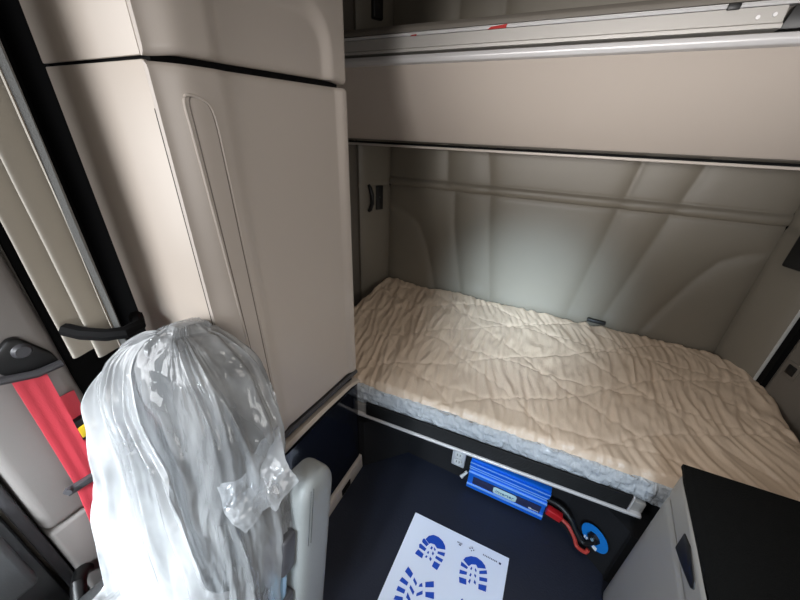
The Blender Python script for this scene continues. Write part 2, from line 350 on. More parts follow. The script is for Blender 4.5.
def odoor(u, v):
    y = lerp(.362,.862,u); zb = lerp(1.538,1.556,(y-.36)/.5)+.006*sm(.36,.42,y)*sm(.87,.80,y) ; z = lerp(zb, 2.2, v)
    x = XF-.020*sm(.435,.36,y)**2-.022*sm(.845,.862,y)**2
    # recessed field with rounded upper corner
    dy = .800-y; dz = 1.70-z
    q = min(dy, dz) if not (dy < .09 and dz < .09) else .09-math.hypot(.09-dy, .09-dz)
    x -= .015*sm(0,.035,q)*sm(.455,.50,y)
    x -= .006*sm(zb+.008, zb, z)
    return (x, y, z)
MB().grid(110, 120, odoor, back=lambda u, v: (-.609, odoor(u,v)[1], odoor(u,v)[2])).build('door', 'plastic2', oc, ang=60)
MB().box(-.910,-.6115,.362,.368,1.539,2.2,.002).build('end_panel', 'plastic', oc)
MB().box(-.905,-.61,.375,.85,1.534,1.559).build('shadow_gap', 'blackgap', oc)

lb = thing('base_cabinet', 'glossy dark navy base cabinet under the tall wardrobe cabinet', 'cabinet', (-.75,.61,0))
MB().box(-.91,-.60,.42,.85,.0,.57,.004).build('carcass', 'navy_box', lb)
def glossy(u, v):
    y = lerp(.455,.862,u); zt = lerp(.556,.530,u); return (XF-.004*sm(.03,0,u)-.004*sm(.97,1,u), y, lerp(.10, zt, v))
MB().grid(40, 20, glossy, back=lambda u, v: (-.6, glossy(u,v)[1], glossy(u,v)[2])).build('front_panel', 'navy_gloss', lb)
MB().grid(30, 4, lambda u, v: (XF+.008*math.sin(math.pi*v), lerp(.42,.868,u), interp([(.42,.600),(.533,.595),(.656,.585),(.81,.565),(.868,.545)], lerp(.42,.868,u))-.030*v*(1-.5*u)), back=lambda u, v: (-.63, lerp(.42,.868,u), lerp(.57,.52,u)+.03*(1-v))).build('top_rim', 'plastic', lb)
MB().box(-.65,-.585,.405,.452,.10,.575,.006).build('corner_post', 'plastic', lb)
MB().hexa([(-.62,.50,.0),(-.572,.50,.0),(-.572,.872,.0),(-.62,.872,.0),(-.62,.50,.055),(-.576,.50,.055),(-.576,.872,.085),(-.62,.872,.085)], .006).build('kick_rail', 'plastic2', lb)
MB().box(-.575,-.5705,.70,.765,.008,.048,.003).build('kick_slot', 'blackgap', lb)
for y, z, h in ((.62,.44,.045),(.69,.455,.045)):
    pass

# ------------------------------------------------------------------ bed
bed = thing('bed_base', 'low bed box with black ribbed step strip and silver edge rail under the mattress', 'bed', (-.05,1.3,0))
MB().prism([(-.568,.88,.001),(-.41,1.045,.001),(.307,1.03,.001),(.46,.905,.001),(.46,.89,.001),(.99,.89,.001),(.99,1.50,.001),(.80,1.76,.001),(-.9,1.76,.001),(-1.03,1.55,.001),(-1.03,.88,.001)], (0,0,.29)).build('plinth', 'navy_box', bed, smooth=False)
MB().box(-.96,.92,.975,1.74,.292,.40).build('deck', 'navy_box', bed)
def YF_(x): return .872-.016+.060*(x+.6)/1.07
def rib(u, v):
    x = lerp(-.545,.425,u); z = lerp(.366,.434,v); return (x, YF_(x)+.008-.003*abs(math.sin(v*math.pi*9)), z)
MB().grid(2, 108, rib, back=lambda u, v: (lerp(-.545,.425,u), YF_(lerp(-.545,.425,u))+.014, lerp(.366,.434,v))).build('ribbed_strip', 'ribs', bed, ang=20)
MB().hexa([(-0.6,YF_(-0.6)+0,0.352),(0.47,YF_(0.47)+0,0.352),(0.47,YF_(0.47)+0.05,0.352),(-0.6,YF_(-0.6)+0.05,0.352),(-0.6,YF_(-0.6)+0,0.3645),(0.47,YF_(0.47)+0,0.3645),(0.47,YF_(0.47)+0.05,0.3645),(-0.6,YF_(-0.6)+0.05,0.3645)], .004, 3).build('edge_rail', 'alu', bed)
MB().hexa([(-0.6,YF_(-0.6)+0.0145,0.3645),(0.47,YF_(0.47)+0.0145,0.3645),(0.47,YF_(0.47)+0.05,0.3645),(-0.6,YF_(-0.6)+0.05,0.3645),(-0.6,YF_(-0.6)+0.0145,0.408),(0.47,YF_(0.47)+0.0145,0.408),(0.47,YF_(0.47)+0.05,0.408),(-0.6,YF_(-0.6)+0.05,0.408)], .002).build('front_channel', 'alu_mat', bed)
MB().hexa([(0.426,YF_(0.426)+0.002,0.364),(0.431,YF_(0.431)+0.002,0.364),(0.431,YF_(0.431)+0.0145,0.364),(0.426,YF_(0.426)+0.0145,0.364),(0.426,YF_(0.426)+0.002,0.434),(0.431,YF_(0.431)+0.002,0.434),(0.431,YF_(0.431)+0.0145,0.434),(0.426,YF_(0.426)+0.0145,0.434)], .002).build('end_trim', 'alu', bed)
ma = thing('mattress', 'beige quilted mattress with film wrapped sides on the low bed box', 'mattress', (0,1.35,.41))
def outline(t):                                     # plan outline, corners rounded
    pass
X0, X1, Y0, Y1 = -.945, .945, .905, 1.785
def mtop(x, y):
    z = .505+.072*(y-.93)/.85
    # quilting: wavering diamonds
    wx = x+.03*nz(x*3, y*3, 1); wy = y+.03*nz(x*3, y*3, 5)
    a = abs(((wx*.62+wy)/.27) % 1-.5)*2; b = abs(((wx*.62-wy)/.27) % 1-.5)*2
    c = abs((wy/.27+.2) % 1-.5)*2
    s = min(1-a, 1-b); s2 = 1-c
    z += .005*(1-math.exp(-s/.06))+.004*(1-math.exp(-s2/.05))
    # pulled wrinkles running front to back
    k = .55+.45*nz(x*2.2, y*1.7, 9)
    q = x+.10*nz(x*2, y*2.2, 3)+.18*(y-1.3)
    g = nz(q*13, y*2.6, 2); z += .011*k*(1-abs(g)*2.2 if abs(g) < .45 else 0)
    g2 = nz(q*27, y*5.5+x*3, 4); z += .0075*(1-min(1,abs(g2)*2.4))
    g3 = nz(q*55, y*17+x*9, 6); z += .0040*g3*(1.4+nz(x*5, y*4, 12))
    z += .012*math.sin((x+.55)*14)*sm(-.1,-.5,x)*.5
    return z
def YM(x): return YF_(clamp(x,-.7,.55))+.030
def mxy(u, v):
    # square to rounded rectangle
    x = lerp(X0, X1, u); y = lerp(YM(x), Y1, v)
    r = .22 if x > 0 else .06
    if v > .5:
        if x > X1-r and y > Y1-r:
            dx, dy = x-(X1-r), y-(Y1-r); m = max(dx, dy); L = math.hypot(dx, dy)
            if L > 0: x, y = X1-r+dx*m/L, Y1-r+dy*m/L
        if x < X0+r and y > Y1-r:
            dx, dy = (X0+r)-x, y-(Y1-r); m = max(dx, dy); L = math.hypot(dx, dy)
            if L > 0: x, y = X0+r-dx*m/L, Y1-r+dy*m/L
    return x, y
def mt(u, v):
    x, y = mxy(u, v); e = min(u*1.89, (1-u)*1.89, v*.88, (1-v)*.88)
    return (x, y, mtop(x, y)-.028*(1-clamp(e/.03))**2)
MB().grid(330, 190, mt, back=lambda u, v: (*mxy(u, v), .49)).build('quilted_cover', 'quilt', ma, ang=75)
def side(t, k):                                    # film wrapped side band, all around
    per = [(u/40, 0) for u in range(40)]+[(1, v/20) for v in range(20)]+[(1-u/40, 1) for u in range(40)]+[(0, 1-v/20) for v in range(20)]
def band(u, v):
    x = lerp(X0, X1, u); z = lerp(.412,.500, v)
    y = YM(x)-.004-.010*math.sin(math.pi*v)+.007*nz(x*20, z*40, 3)+.006*nz(x*50+z*20, z*80, 6)
    return (x, y, z)
MB().grid(420, 20, band, back=lambda u, v: (lerp(X0,X1,u), YM(lerp(X0,X1,u))+.03, lerp(.412,.500,v))).build('film_wrap', 'film_bed', ma, ang=80)['label'] = 'crinkled clear film along the mattress front'
MB().box(X0,X1,.97,Y1-.25,.402,.488,.02).build('foam_core', 'light_grey', ma)
tag(MB().hexa([(.26,1.755,.605),(.345,1.755,.603),(.345,1.778,.603),(.26,1.778,.605),(.26,1.757,.622),(.345,1.757,.620),(.345,1.776,.620),(.26,1.776,.622)], .003).build('buckle', 'black'),
    'small black buckle between mattress and padded rear wall', 'buckle')

# ------------------------------------------------------------------ upper bunk folded up
ub = thing('upper_bunk', 'folded upper bunk with cloth panel and aluminium rails across the back wall', 'bunk bed', (-.03,1.5,1.39))
bx0, bx1 = -1.03, .96
PB, PT = V((0,1.47,1.408)), V((0,1.25,1.6625))      # bottom and top of the sloping cloth face
def bp(v, off=0):
    d = (PT-PB); n = V((0,-d.z,d.y)).normalized(); n = n if n.y < 0 else -n
    return PB+d*v+n*off
def bface(u, v):
    p = bp(v, .004*math.sin(math.pi*v)-.012*sm(.04,0,v)); return (lerp(bx0,bx1,u), p.y, p.z)
MB().grid(20, 24, bface, back=lambda u, v: (lerp(bx0,bx1,u), bp(v).y+.05, bp(v).z+.03)).build('cloth_panel', 'cloth_panel', ub)
MB().prism([(bx0,1.47,1.414),(bx0,1.76,1.42),(bx0,1.74,1.79),(bx0,1.27,1.77),(bx0,1.27,1.70),(bx0,1.30,1.66)], (bx1-bx0,0,0)).build('mattress_box', 'wallp', ub)
MB().box(bx0,bx1,1.462,1.478,1.400,1.408,.001).build('lower_groove', 'blackgap', ub)
MB().box(bx0,bx1,1.466,1.50,1.390,1.400,.003).build('lower_lip', 'plastic2', ub)
zt = MB()
for i in range(46):
    x = -.42+i*.0085+.002*random.random(); zt.box(x, x+.005, 1.459, 1.464, 1.400, 1.4075+.002*random.random(), .001, 1)
zt.build('lower_stitching', 'blackgap', ub)
def rail(path, name, m): return MB().prism([(bx0,)+p for p in path], (bx1-bx0,0,0), .003, 3).build(name, m, ub)
rail([(1.252,1.660),(1.236,1.663),(1.230,1.674),(1.236,1.686),(1.252,1.689),(1.28,1.689),(1.28,1.660)], 'lower_rail', 'alu')
x2 = .36
MB().prism([(bx0,1.250,1.694),(bx0,1.238,1.695),(bx0,1.238,1.703),(bx0,1.245,1.707),(bx0,1.247,1.738),(bx0,1.28,1.738),(bx0,1.28,1.694)], (x2-bx0,0,0)).build('middle_rail', 'alu_mat', ub)
MB().prism([(x2,1.246,1.693),(x2+.012,1.246,1.738),(.60,1.246,1.738),(.60,1.246,1.693)], (0,.03,0), .003).build('end_cap', 'black', ub)
MB().prism([(bx0,1.27,1.740),(bx0,1.248,1.740),(bx0,1.246,1.744),(bx0,1.248,1.748),(bx0,1.262,1.7485),(bx0,1.262,1.752),(bx0,1.27,1.752)], (bx1-bx0,0,0)).build('bead_rail', 'alu', ub)
MB().prism([(bx0,1.253,1.752),(bx0,1.256,1.764),(bx0,1.268,1.776),(bx0,1.32,1.782),(bx0,1.32,1.752)], (bx1-bx0,0,0), .002).build('top_lip', 'wallp', ub)
for x, z in ((.312,1.719),(.341,1.722)):
    MB().tube([(x,1.249,z),(x,1.244,z)], [.0055,.004], 12).build('bolt', 'alu', ub)
MB().hexa([(-.325,1.243,1.738),(-.27,1.243,1.739),(-.27,1.248,1.739),(-.325,1.248,1.738),(-.315,1.244,1.744),(-.268,1.244,1.748),(-.268,1.249,1.748),(-.315,1.249,1.744)]).build('ribbon_end', 'red_thread', ub)['label'] = 'red ribbon end'
MB().hexa([(-.585,1.243,1.738),(-.565,1.243,1.738),(-.565,1.248,1.738),(-.585,1.248,1.738),(-.58,1.244,1.741),(-.562,1.244,1.742),(-.562,1.249,1.742),(-.58,1.249,1.741)]).build('ribbon_end', 'red_thread', ub)['label'] = 'red ribbon end'
MB().box(.247,.272,1.240,1.25,1.736,1.748,.002).build('clip', 'black', ub)
# fittings on the corner panels
def on_panel(a, b, t, z): a, b = V(a), V(b); p = a+(b-a)*t; return V((p.x, p.y, z)), (b-a).normalized()
sp, sd = on_panel((-.94,1.8,0), (-1.04,1.62,0), .40, 1.105)
so = thing('wall_socket', 'black rounded socket plate on the left rear corner panel', 'socket', sp+nL*.012)
MB().obox(sp+nL*.014, sd*.024, nL*.006, V((0,0,.068)), .005, 3).build('plate', 'black', so)
MB().tube([sp+nL*.02+V((0,0,.005)), sp+nL*.022+V((0,0,.005))], .004, 10).build('screw', 'grey_dark', so)
hp, hd = on_panel((-.94,1.8,0), (-1.04,1.62,0), .74, 1.105)
tag(MB().tube([hp+nL*.012+V((0,0,.075)), hp+nL*.022+V((0,0,.06))+hd*-.004, hp+nL*.03+V((0,0,.02))-hd*.012, hp+nL*.03+V((0,0,-.03))-hd*.013, hp+nL*.022+V((0,0,-.06))-hd*.004, hp+nL*.012+V((0,0,-.07))], [.008,.011,.012,.012,.012,.010], 10).build('coat_hook', 'black'),
    'curved black pull strap beside the black socket plate', 'hook')
tp, td = on_panel((-.94,1.8,0), (-1.04,1.62,0), .50, 2.03)
tag(MB().obox(tp+nL*.018, td*.028, nL*.014, V((0,0,.115)), .008, 3).build('wall_fitting', 'black'), 'black oblong fitting high on the rear wall above the folded bunk', 'fitting')
rp, rd = on_panel((.81,1.8,0), (.90,1.64,0), .86, 1.12)
tag(MB().obox(rp+nR*.03, rd*.075, nR*.018, V((0,0,.075)), .008, 3).build('wall_fitting', 'black'), 'black box at the right edge on the right rear corner panel', 'fitting')
sw = thing('side_switch', 'small black socket in the grey side trim right of the mattress', 'socket', (.94,1.55,.66))
MB().obox((.935,1.55,.695), (.007,-.026,0), (-.003,-.001,0), (0,0,.032), .002).build('frame', 'wallp', sw)
MB().obox((.932,1.549,.695), (.0045,-.016,0), (-.003,-.001,0), (0,0,.019), .002).build('insert', 'black', sw)

# ------------------------------------------------------------------ inverter, cables, outlet and round decal under the bed
iv = thing('power_inverter', 'blue ribbed power inverter on the dark front of the bed box', 'inverter', (.066,1.0,.015))
prof = [(0,.018),(0,.03)]
b = MB().box(-.095,.229,1.000,1.024,.016,.205,.003)
for z0, z1 in ((.020,.027),(.031,.037),(.113,.118),(.150,.158),(.163,.169),(.175,.181),(.187,.193)):
    b.box(-.096,.230,.994,1.002,z0,z1,.0015)
b.build('casing', 'blue_alu', iv)
l = MB()
for z in (.041,.122,.148,.160,.184): l.box(-.0955,.2295,.993,1.001,z,z+.0035)
l.build('edge_line', 'blue_line', iv)
lb2 = MB().box(-.072,.214,.9965,1.0005,.052,.096,.0008).build('label_band', 'label_dark', iv)
bd = MB().prism([(.018+.009-.009*math.cos(a)+(.085 if a > math.pi/2 and a < math.pi*1.5 else 0)*1, .9935, .074+.019*math.sin(a)) for a in ()] or
   [(.026,.9935,.056),(.110,.9935,.056),(.117,.9935,.062),(.117,.9935,.088),(.110,.9935,.094),(.026,.9935,.094),(.019,.9935,.088),(.019,.9935,.062)], (0,.0035,0), .0008).build('badge', 'badge', iv)
text('lettering', 'inverter', .024, (.068,.993,.0755), (math.pi/2,0,0), 'badge_ink', iv)
MB().box(.170,.180,.9955,.9968,.057,.065).box(.179,.210,.9955,.9968,.058,.0605).build('small_mark', 'white_ink', iv)
rb = MB().obox((.262,.992,.098), (.030,0,-.008), (0,.014,0), (.003,0,.017), .005, 3)
tag(rb.build('terminal_boot', 'red'), 'red rubber terminal boot at the right end of the blue inverter', 'terminal')
tag(MB().tube(smooth_path([(.288,.99,.092),(.318,.975,.088),(.345,.955,.065),(.36,.94,.045),(.385,.925,.055),(.392,.93,.07)]), .0075, 10).build('battery_cable', 'red_cable'), 'red cable curving from the red boot to the round blue decal', 'cable')
tag(MB().tube(smooth_path([(.225,1.0,.155),(.27,.985,.165),(.31,.965,.15),(.34,.945,.115),(.37,.932,.095),(.395,.928,.13)]), .010, 10).build('battery_cable', 'black'), 'black cable curving from the inverter to the round blue decal', 'cable')
nd = V((-.62,-.785,0)).normalized(); tdv = V((nd.y,-nd.x,0)).normalized(); cd = V((.396,.936,.147))+nd*.004
dc = thing('round_decal', 'round blue decal with black centre clamp beside the right cabinet', 'decal', cd)
MB().tube([cd, cd+nd*.003], .050, 40).build('disc', 'blue_disc', dc)
MB().tube([cd+nd*.003, cd+nd*.014], [.023,.020], 8).build('clamp', 'black', dc)
MB().tube([cd+nd*.014, cd+nd*.018], .006, 8).build('screw', 'chrome', dc)
mk = MB(); q = cd+nd*.0032
mk.obox(q+tdv*-.014+V((0,0,-.040)), tdv*.008, nd*.0005, V((0,0,.009)), .0)
for i in range(4): mk.obox(q+tdv*(.003+.008*i)*1+V((0,0,-.036)), tdv*.0025, nd*.0005, V((0,0,.007)))
mk.build('printing', 'white_ink', dc)
ol = thing('outlet_box', 'grey double outlet hanging under the bed rail left of the blue inverter', 'outlet', (-.15,1.02,.10))
MB().box(-.182,-.122,1.008,1.028,.105,.215,.004).build('plate', 'outlet', ol)
for z in (.138,.182):
    f = MB().tube([(-.152,1.009,z),(-.152,1.004,z)], .019, 20).build('socket_face', 'light_grey', ol)
    MB().box(-.160,-.157,1.0025,1.005,z-.004,z+.008).box(-.147,-.144,1.0025,1.005,z-.004,z+.008).build('slot', 'grey_dark', f)
tag(MB().tube([(-.105,1.018,.085),(-.118,1.005,.068),(-.126,.998,.060)], [.007,.007,.009], 10).build('cable_stub', 'light_grey'), 'short pale cable end poking out left of the blue inverter', 'cable')

# ------------------------------------------------------------------ printed floor paper
pm = thing('paper_floor_mat', 'white paper floor mat printed with blue boot soles on the dark floor', 'paper mat', (-.06,.52,.0))
def paper(u, v): x = lerp(-.257,.134,u); y = lerp(.25,.79,v)+.009*u*v; return (x, y, .0035+.002*nz(x*6, y*6)*(1 if 0 < u < 1 and 0 < v < 1 else .3))
def pz(x, y): return .0035+.002*nz(x*6, y*6)
PRINTS = [[(-0.1796,0.7129),(-0.1723,0.7299),(-0.1559,0.7423),(-0.1356,0.7441),(-0.1159,0.7377),(-0.1015,0.7257),(-0.0961,0.7139),(-0.1273,0.703),(-0.1407,0.7114),(-0.1556,0.7089),(-0.1605,0.7038)],[(-0.1896,0.7064),(-0.1854,0.7132),(-0.161,0.7016),(-0.1669,0.6903),(-0.1886,0.6972)],[(-0.1956,0.6839),(-0.1909,0.6895),(-0.1639,0.683),(-0.1662,0.6718),(-0.1911,0.6735)],[(-0.1965,0.6538),(-0.1917,0.6668),(-0.1666,0.6611),(-0.1666,0.6448),(-0.1971,0.6474)],[(-0.1209,0.695),(-0.0935,0.7028),(-0.0924,0.6899),(-0.1199,0.6868)],[(-0.1214,0.6781),(-0.0927,0.6777),(-0.0951,0.6659),(-0.1224,0.6685)],[(-0.1218,0.6581),(-0.0973,0.6577),(-0.102,0.6351),(-0.124,0.6382)],[(-0.1486,0.7016),(-0.1426,0.6983),(-0.1439,0.6894),(-0.1512,0.6907)],[(-0.1374,0.7028),(-0.1297,0.6967),(-0.1306,0.69),(-0.1377,0.6945)],[(-0.1555,0.6791),(-0.1501,0.6775),(-0.1503,0.6694),(-0.1568,0.6704)],[(-0.1379,0.6863),(-0.1312,0.6811),(-0.1326,0.6724),(-0.1391,0.677)],[(-0.1556,0.6625),(-0.1501,0.6604),(-0.152,0.6534),(-0.1584,0.6544)],[(-0.1411,0.665),(-0.1326,0.6603),(-0.1341,0.6506),(-0.1415,0.6558)],[(-0.0235,0.7131),(-0.0185,0.7247),(-0.0,0.739),(0.0209,0.7448),(0.0407,0.7411),(0.0552,0.7326),(0.0604,0.7237),(0.0323,0.7122),(0.0241,0.7197),(0.0083,0.7128),(0.0006,0.7018)],[(-0.0287,0.7045),(-0.0014,0.6979),(-0.0023,0.69),(-0.0277,0.6903)],[(-0.0266,0.6764),(0.0001,0.6815),(0.0009,0.6718),(-0.0245,0.6633)],[(-0.0227,0.6532),(0.0036,0.6583),(0.0083,0.6418),(-0.0166,0.6372)],[(0.04,0.7059),(0.0643,0.7199),(0.0686,0.7091),(0.0424,0.6963)],[(0.0446,0.6874),(0.0716,0.6957),(0.0741,0.6844),(0.0474,0.6762)],[(0.0471,0.6653),(0.0749,0.673),(0.0764,0.6538),(0.0498,0.6497)],[(0.0103,0.7056),(0.0149,0.7022),(0.0123,0.6934),(0.0077,0.6968)],[(0.024,0.708),(0.031,0.7024),(0.0304,0.6953),(0.0239,0.7011)],[(0.0127,0.6851),(0.0173,0.6819),(0.0155,0.6726),(0.0099,0.6753)],[(0.0269,0.6896),(0.0343,0.6849),(0.0325,0.6774),(0.0261,0.6835)],[(0.0147,0.6667),(0.0193,0.663),(0.0179,0.6504),(0.0114,0.6541)],[(0.0306,0.6709),(0.0382,0.665),(0.0379,0.6568),(0.0302,0.661)],[(-0.2025,0.597),(-0.1771,0.5845),(-0.1797,0.5679),(-0.2072,0.5771)],[(-0.209,0.557),(-0.1819,0.5535),(-0.1824,0.5417),(-0.2133,0.5425)],[(-0.2106,0.5274),(-0.1823,0.5289),(-0.1816,0.5166),(-0.2106,0.5129)],[(-0.2074,0.4988),(-0.1811,0.506),(-0.1773,0.4956),(-0.2077,0.4863)],[(-0.1688,0.5768),(-0.1525,0.5651),(-0.1531,0.5557),(-0.1691,0.5666)],[(-0.1717,0.5504),(-0.1513,0.5383),(-0.1517,0.5277),(-0.172,0.5406)],[(-0.1723,0.5261),(-0.1548,0.5132),(-0.155,0.5054),(-0.1711,0.511)],[(-0.1369,0.5747),(-0.1308,0.5647),(-0.1437,0.5582),(-0.1433,0.5665)],[(-0.1274,0.5819),(-0.1006,0.5982),(-0.094,0.5818),(-0.1216,0.5678)],[(-0.1427,0.538),(-0.1267,0.5549),(-0.1226,0.545),(-0.1409,0.5295)],[(-0.1167,0.5559),(-0.0882,0.5688),(-0.0821,0.5507),(-0.1114,0.5429)]]
sheet = MB().grid(20, 28, paper, back=lambda u, v: (*paper(u, v)[:2], .001)); sheet.mi = 1
def sole(polys):
    for P in polys: sheet.prism([(x, y, pz(x, y)+.0011) for x, y in P], (0,0,.0005))
# rows of the fore-foot that carry on below the picture's edge
more = []
for k in range(3):
    dy = -.042*(k+1)
    more.append([(x, y+dy) for x, y in PRINTS[29]]); more.append([(x+.003*k, y+dy-.013) for x, y in PRINTS[36]])
sole(PRINTS); sole(more); sole([[(-.095-x, y) for x, y in P] for P in PRINTS[26:37]+more])
sheet.mi = 2
for i in range(9): sheet.box(.040+i*.0062,.0434+i*.0062,.7615,.7665,.0062,.0066)
sheet.box(.101,.109,.760,.767,.0062,.0066)
for a in range(4): sheet.box(-.0035+.0075*math.cos(a*math.pi/2)-.002,-.0035+.0075*math.cos(a*math.pi/2)+.002,.7615+.005*math.sin(a*math.pi/2)-.002,.7615+.005*math.sin(a*math.pi/2)+.002,.0062,.0066)
for i in range(5): sheet.box(-.062+i*.0042,-.0598+i*.0042,.7595,.764,.0062,.0066)
sheet.box(-.054,-.046,.753,.757,.0062,.0066)
sheet.build('sheet', ['paper','blue_ink','black_ink'], pm)

# ------------------------------------------------------------------ right-hand cabinet with black top
rc = thing('storage_cabinet', 'beige storage cabinet with black top at the lower right', 'cabinet', (.72,.5,0))
zc = lambda y: .640+.052*sm(.50,.85,y)
XC = .448
def rface(z0, z1, off):
    def f(u, v):
        y = lerp(.05,.848,u); a = z0(y); b2 = z1(y); z = lerp(a, b2, v)
        return (XC+off+.02*sm(.825,.848,y)**2+.004*(sm(.03,0,v)+sm(.97,1,v)), y, z)
    return f
seam = lambda y: .508+.080*clamp((y-.40)/.42)
f1 = rface(lambda y: .012, lambda y: seam(y)-.0035, .0)
MB().box(XC+.02,.995,.05,.84,.01,.60,.01).build('carcass', 'blackgap', rc)  # carcass coloured black to put shade into the seam
MB().grid(60, 40, f1, back=lambda u, v: (XC+.03, f1(u,v)[1], f1(u,v)[2])).build('side_panel', 'cab_grey', rc)
f2 = rface(lambda y: seam(y)+.003, lambda y: zc(y)-.019, -.001)
MB().grid(60, 12, f2, back=lambda u, v: (XC+.04, f2(u,v)[1], f2(u,v)[2])).build('lid_band', 'cab_grey', rc)
MB().grid(2, 2, lambda u, v: (lerp(XC+.02,.995,u), .848, lerp(.01,.67,v)), back=lambda u, v: (lerp(XC+.02,.995,u), .838, lerp(.01,.67,v))).build('rear_panel', 'cab_grey', rc)
def rt(u, v):
    x = lerp(XC+.003,.995,u); y = lerp(.05,.862+.02*u,v); e = min(u*.55, (1-v)*.8)
    x += .006*sm(.93,1,v)*(1-u)-.004*sm(.7,.9,v)*(1-u)
    return (x, y, zc(min(y,.85))+.006-.012*(1-clamp(e/.012))**2)
MB().grid(50, 60, rt, back=lambda u, v: (rt(u,v)[0], rt(u,v)[1], zc(min(rt(u,v)[1],.85))-.018)).build('black_top', 'black_top', rc)
MB().prism([(XC-.004,.700,.566),(XC-.004,.705,.622),(XC-.004,.668,.630),(XC-.004,.605,.612),(XC-.004,.592,.600),(XC-.004,.600,.588),(XC-.004,.640,.577)], (.012,0,0), .003, 2).build('latch_handle', 'black', rc)

# ------------------------------------------------------------------ seat with raised armrest
A0 = V((-.600,.165,.40)); AX = V((0,.19,.98)).normalized(); NF = V((0,-AX.z,AX.y)); L = .712
seat = thing('passenger_seat', 'grey seat wrapped in clear plastic in front of the tall cabinet', 'seat', (-.62,0,0))
def sprof(s):
    s0 = .36
    hw = .204*(1 if s < s0 else max(.0, 1-((s-s0)/(L-s0))**3.2)**.5)
    hw -= .018*math.exp(-((s-.40)/.05)**2)
    hw -= .022*sm(.22,.42,s)*sm(0,.1,hw)
    hw *= 1-.03*sm(.3,0,s)
    th = lerp(.075,.055,s/L)
    return hw, th
def sring(s, k, grow=0, fold=0, amp=1):
    hw, th = sprof(min(s, L*.9995)); hw = hw+grow; th = th*(clamp(hw/.12)**.5)+grow
    a = k*2*math.pi; ca, sa = math.cos(a), math.sin(a); e = .5
    x = hw*math.copysign(abs(ca)**e, ca); n = th*math.copysign(abs(sa)**e, sa)
    return x, n
def sback(u, k):
    s = L*(1-(1-u)**1.7); x, n = sring(s, k)
    return A0+AX*s+V((x+.012*sm(.2,.45,s),0,0))+NF*n
MB().rings(60, 64, sback).build('backrest', 'grey_leather', seat, ang=70)
MB().hexa([(-.86,-.42,.24),(-.38,-.42,.24),(-.38,.10,.22),(-.86,.10,.22),(-.86,-.42,.42),(-.38,-.42,.42),(-.38,.12,.40),(-.86,.12,.40)], .04, 4).build('cushion', 'grey_leather', seat)
MB().box(-.84,-.40,-.35,.10,.0,.22,.01).build('pedestal', 'black', seat)
# armrest, folded up along the backrest
ar = bpy.data.objects.new('armrest', None); C.objects.link(ar); ar.parent = seat; W[ar.name] = W[seat.name]; ar.location = (0,0,0)
AB = V((-.388,.262,.258)); AA = V((0,.20,1)).normalized(); AN = V((0,-AA.z,AA.y))
def arm(u, k):
    s = .50*u; a = k*2*math.pi; ca, sa = math.cos(a), math.sin(a)
    end = 1-max(0, (u-.86)/.14)**2.5*.55 if u < 1 else .40
    hx, hn = .042*end**.5, .060*end
    w = s
    return AB+AA*w+V((hx*math.copysign(abs(ca)**.55, ca),0,0))+AN*hn*math.copysign(abs(sa)**.55, sa)
M0 = MB().rings(50, 40, arm).build('pad', 'arm_vinyl_lit', ar, ang=70)
st = MB()
for side_ in (.040,.031):
    for i in range(22):
        s = .33+.165*i/22; p = AB+AA*s+V((.0425,0,0))+AN*side_; st.obox(p, V((.0008,0,0)), AA*.0024, AN*.0007)
st.build('stitching', 'thread', ar)
MB().obox(AB+AA*.335+V((-.004,0,0))+AN*.080, V((.029,0,0)), AN*.020, AA*.055, .008, 3).build('upper_bracket', 'grey_dark', ar)
MB().tube([AB+AA*.285+V((-.004,0,0))+AN*.088, AB+AA*.20+V((-.004,0,0))+AN*.088], .022, 20).build('adjuster', 'chrome', ar)['label'] = 'pale metallic adjuster barrel'
MB().obox(AB+AA*.10+V((-.004,0,0))+AN*.080, V((.029,0,0)), AN*.020, AA*.098, .008, 3).build('lower_bracket', 'grey_dark', ar)

# ------------------------------------------------------------------ plastic cover over the seat
pc = thing('plastic_seat_cover', 'crumpled clear plastic cover draped over the grey seat', 'plastic cover', (-.62,.1,.35))
def pcov(u, k):
    s = -.06+(L+.075)*(1-(1-u)**1.6)
    g = .010+.010*(1-u)
    x, n = sring(max(s, 0), k, g) if s < L-.002 else sring(L*.9995, k, g*(1-.5*sm(L, L+.02, s)))
    a = k*2*math.pi
    f = .5+.5*(1-u)
    r = .005*f*math.sin(k*34+4*nz(k*5, u*2)+u*3)*(.4+.6*abs(nz(k*4, u*3, 2)))+.010*f*nz(math.cos(a)*3, math.sin(a)*3, u*5)
    rg = nz(math.cos(a)*2.6+u*.8, math.sin(a)*2.6, u*1.3); r += .014*sm(.2,0,abs(rg))*sm(1,.90,u)
    r += .004*nz(math.cos(a)*9, math.sin(a)*9, u*11)+.002*nz(math.cos(a)*22, math.sin(a)*22, u*26)
    d = V((x, n, 0)); d = d.normalized() if d.length > 1e-5 else V((0,0,0)); x += d.x*r; n += d.y*r
    return A0+AX*s+V((x+.012*sm(.2,.45,s),0,0))+NF*n
MB().rings(160, 280, pcov, cap0=False).build('cover', 'film', pc, ang=85)
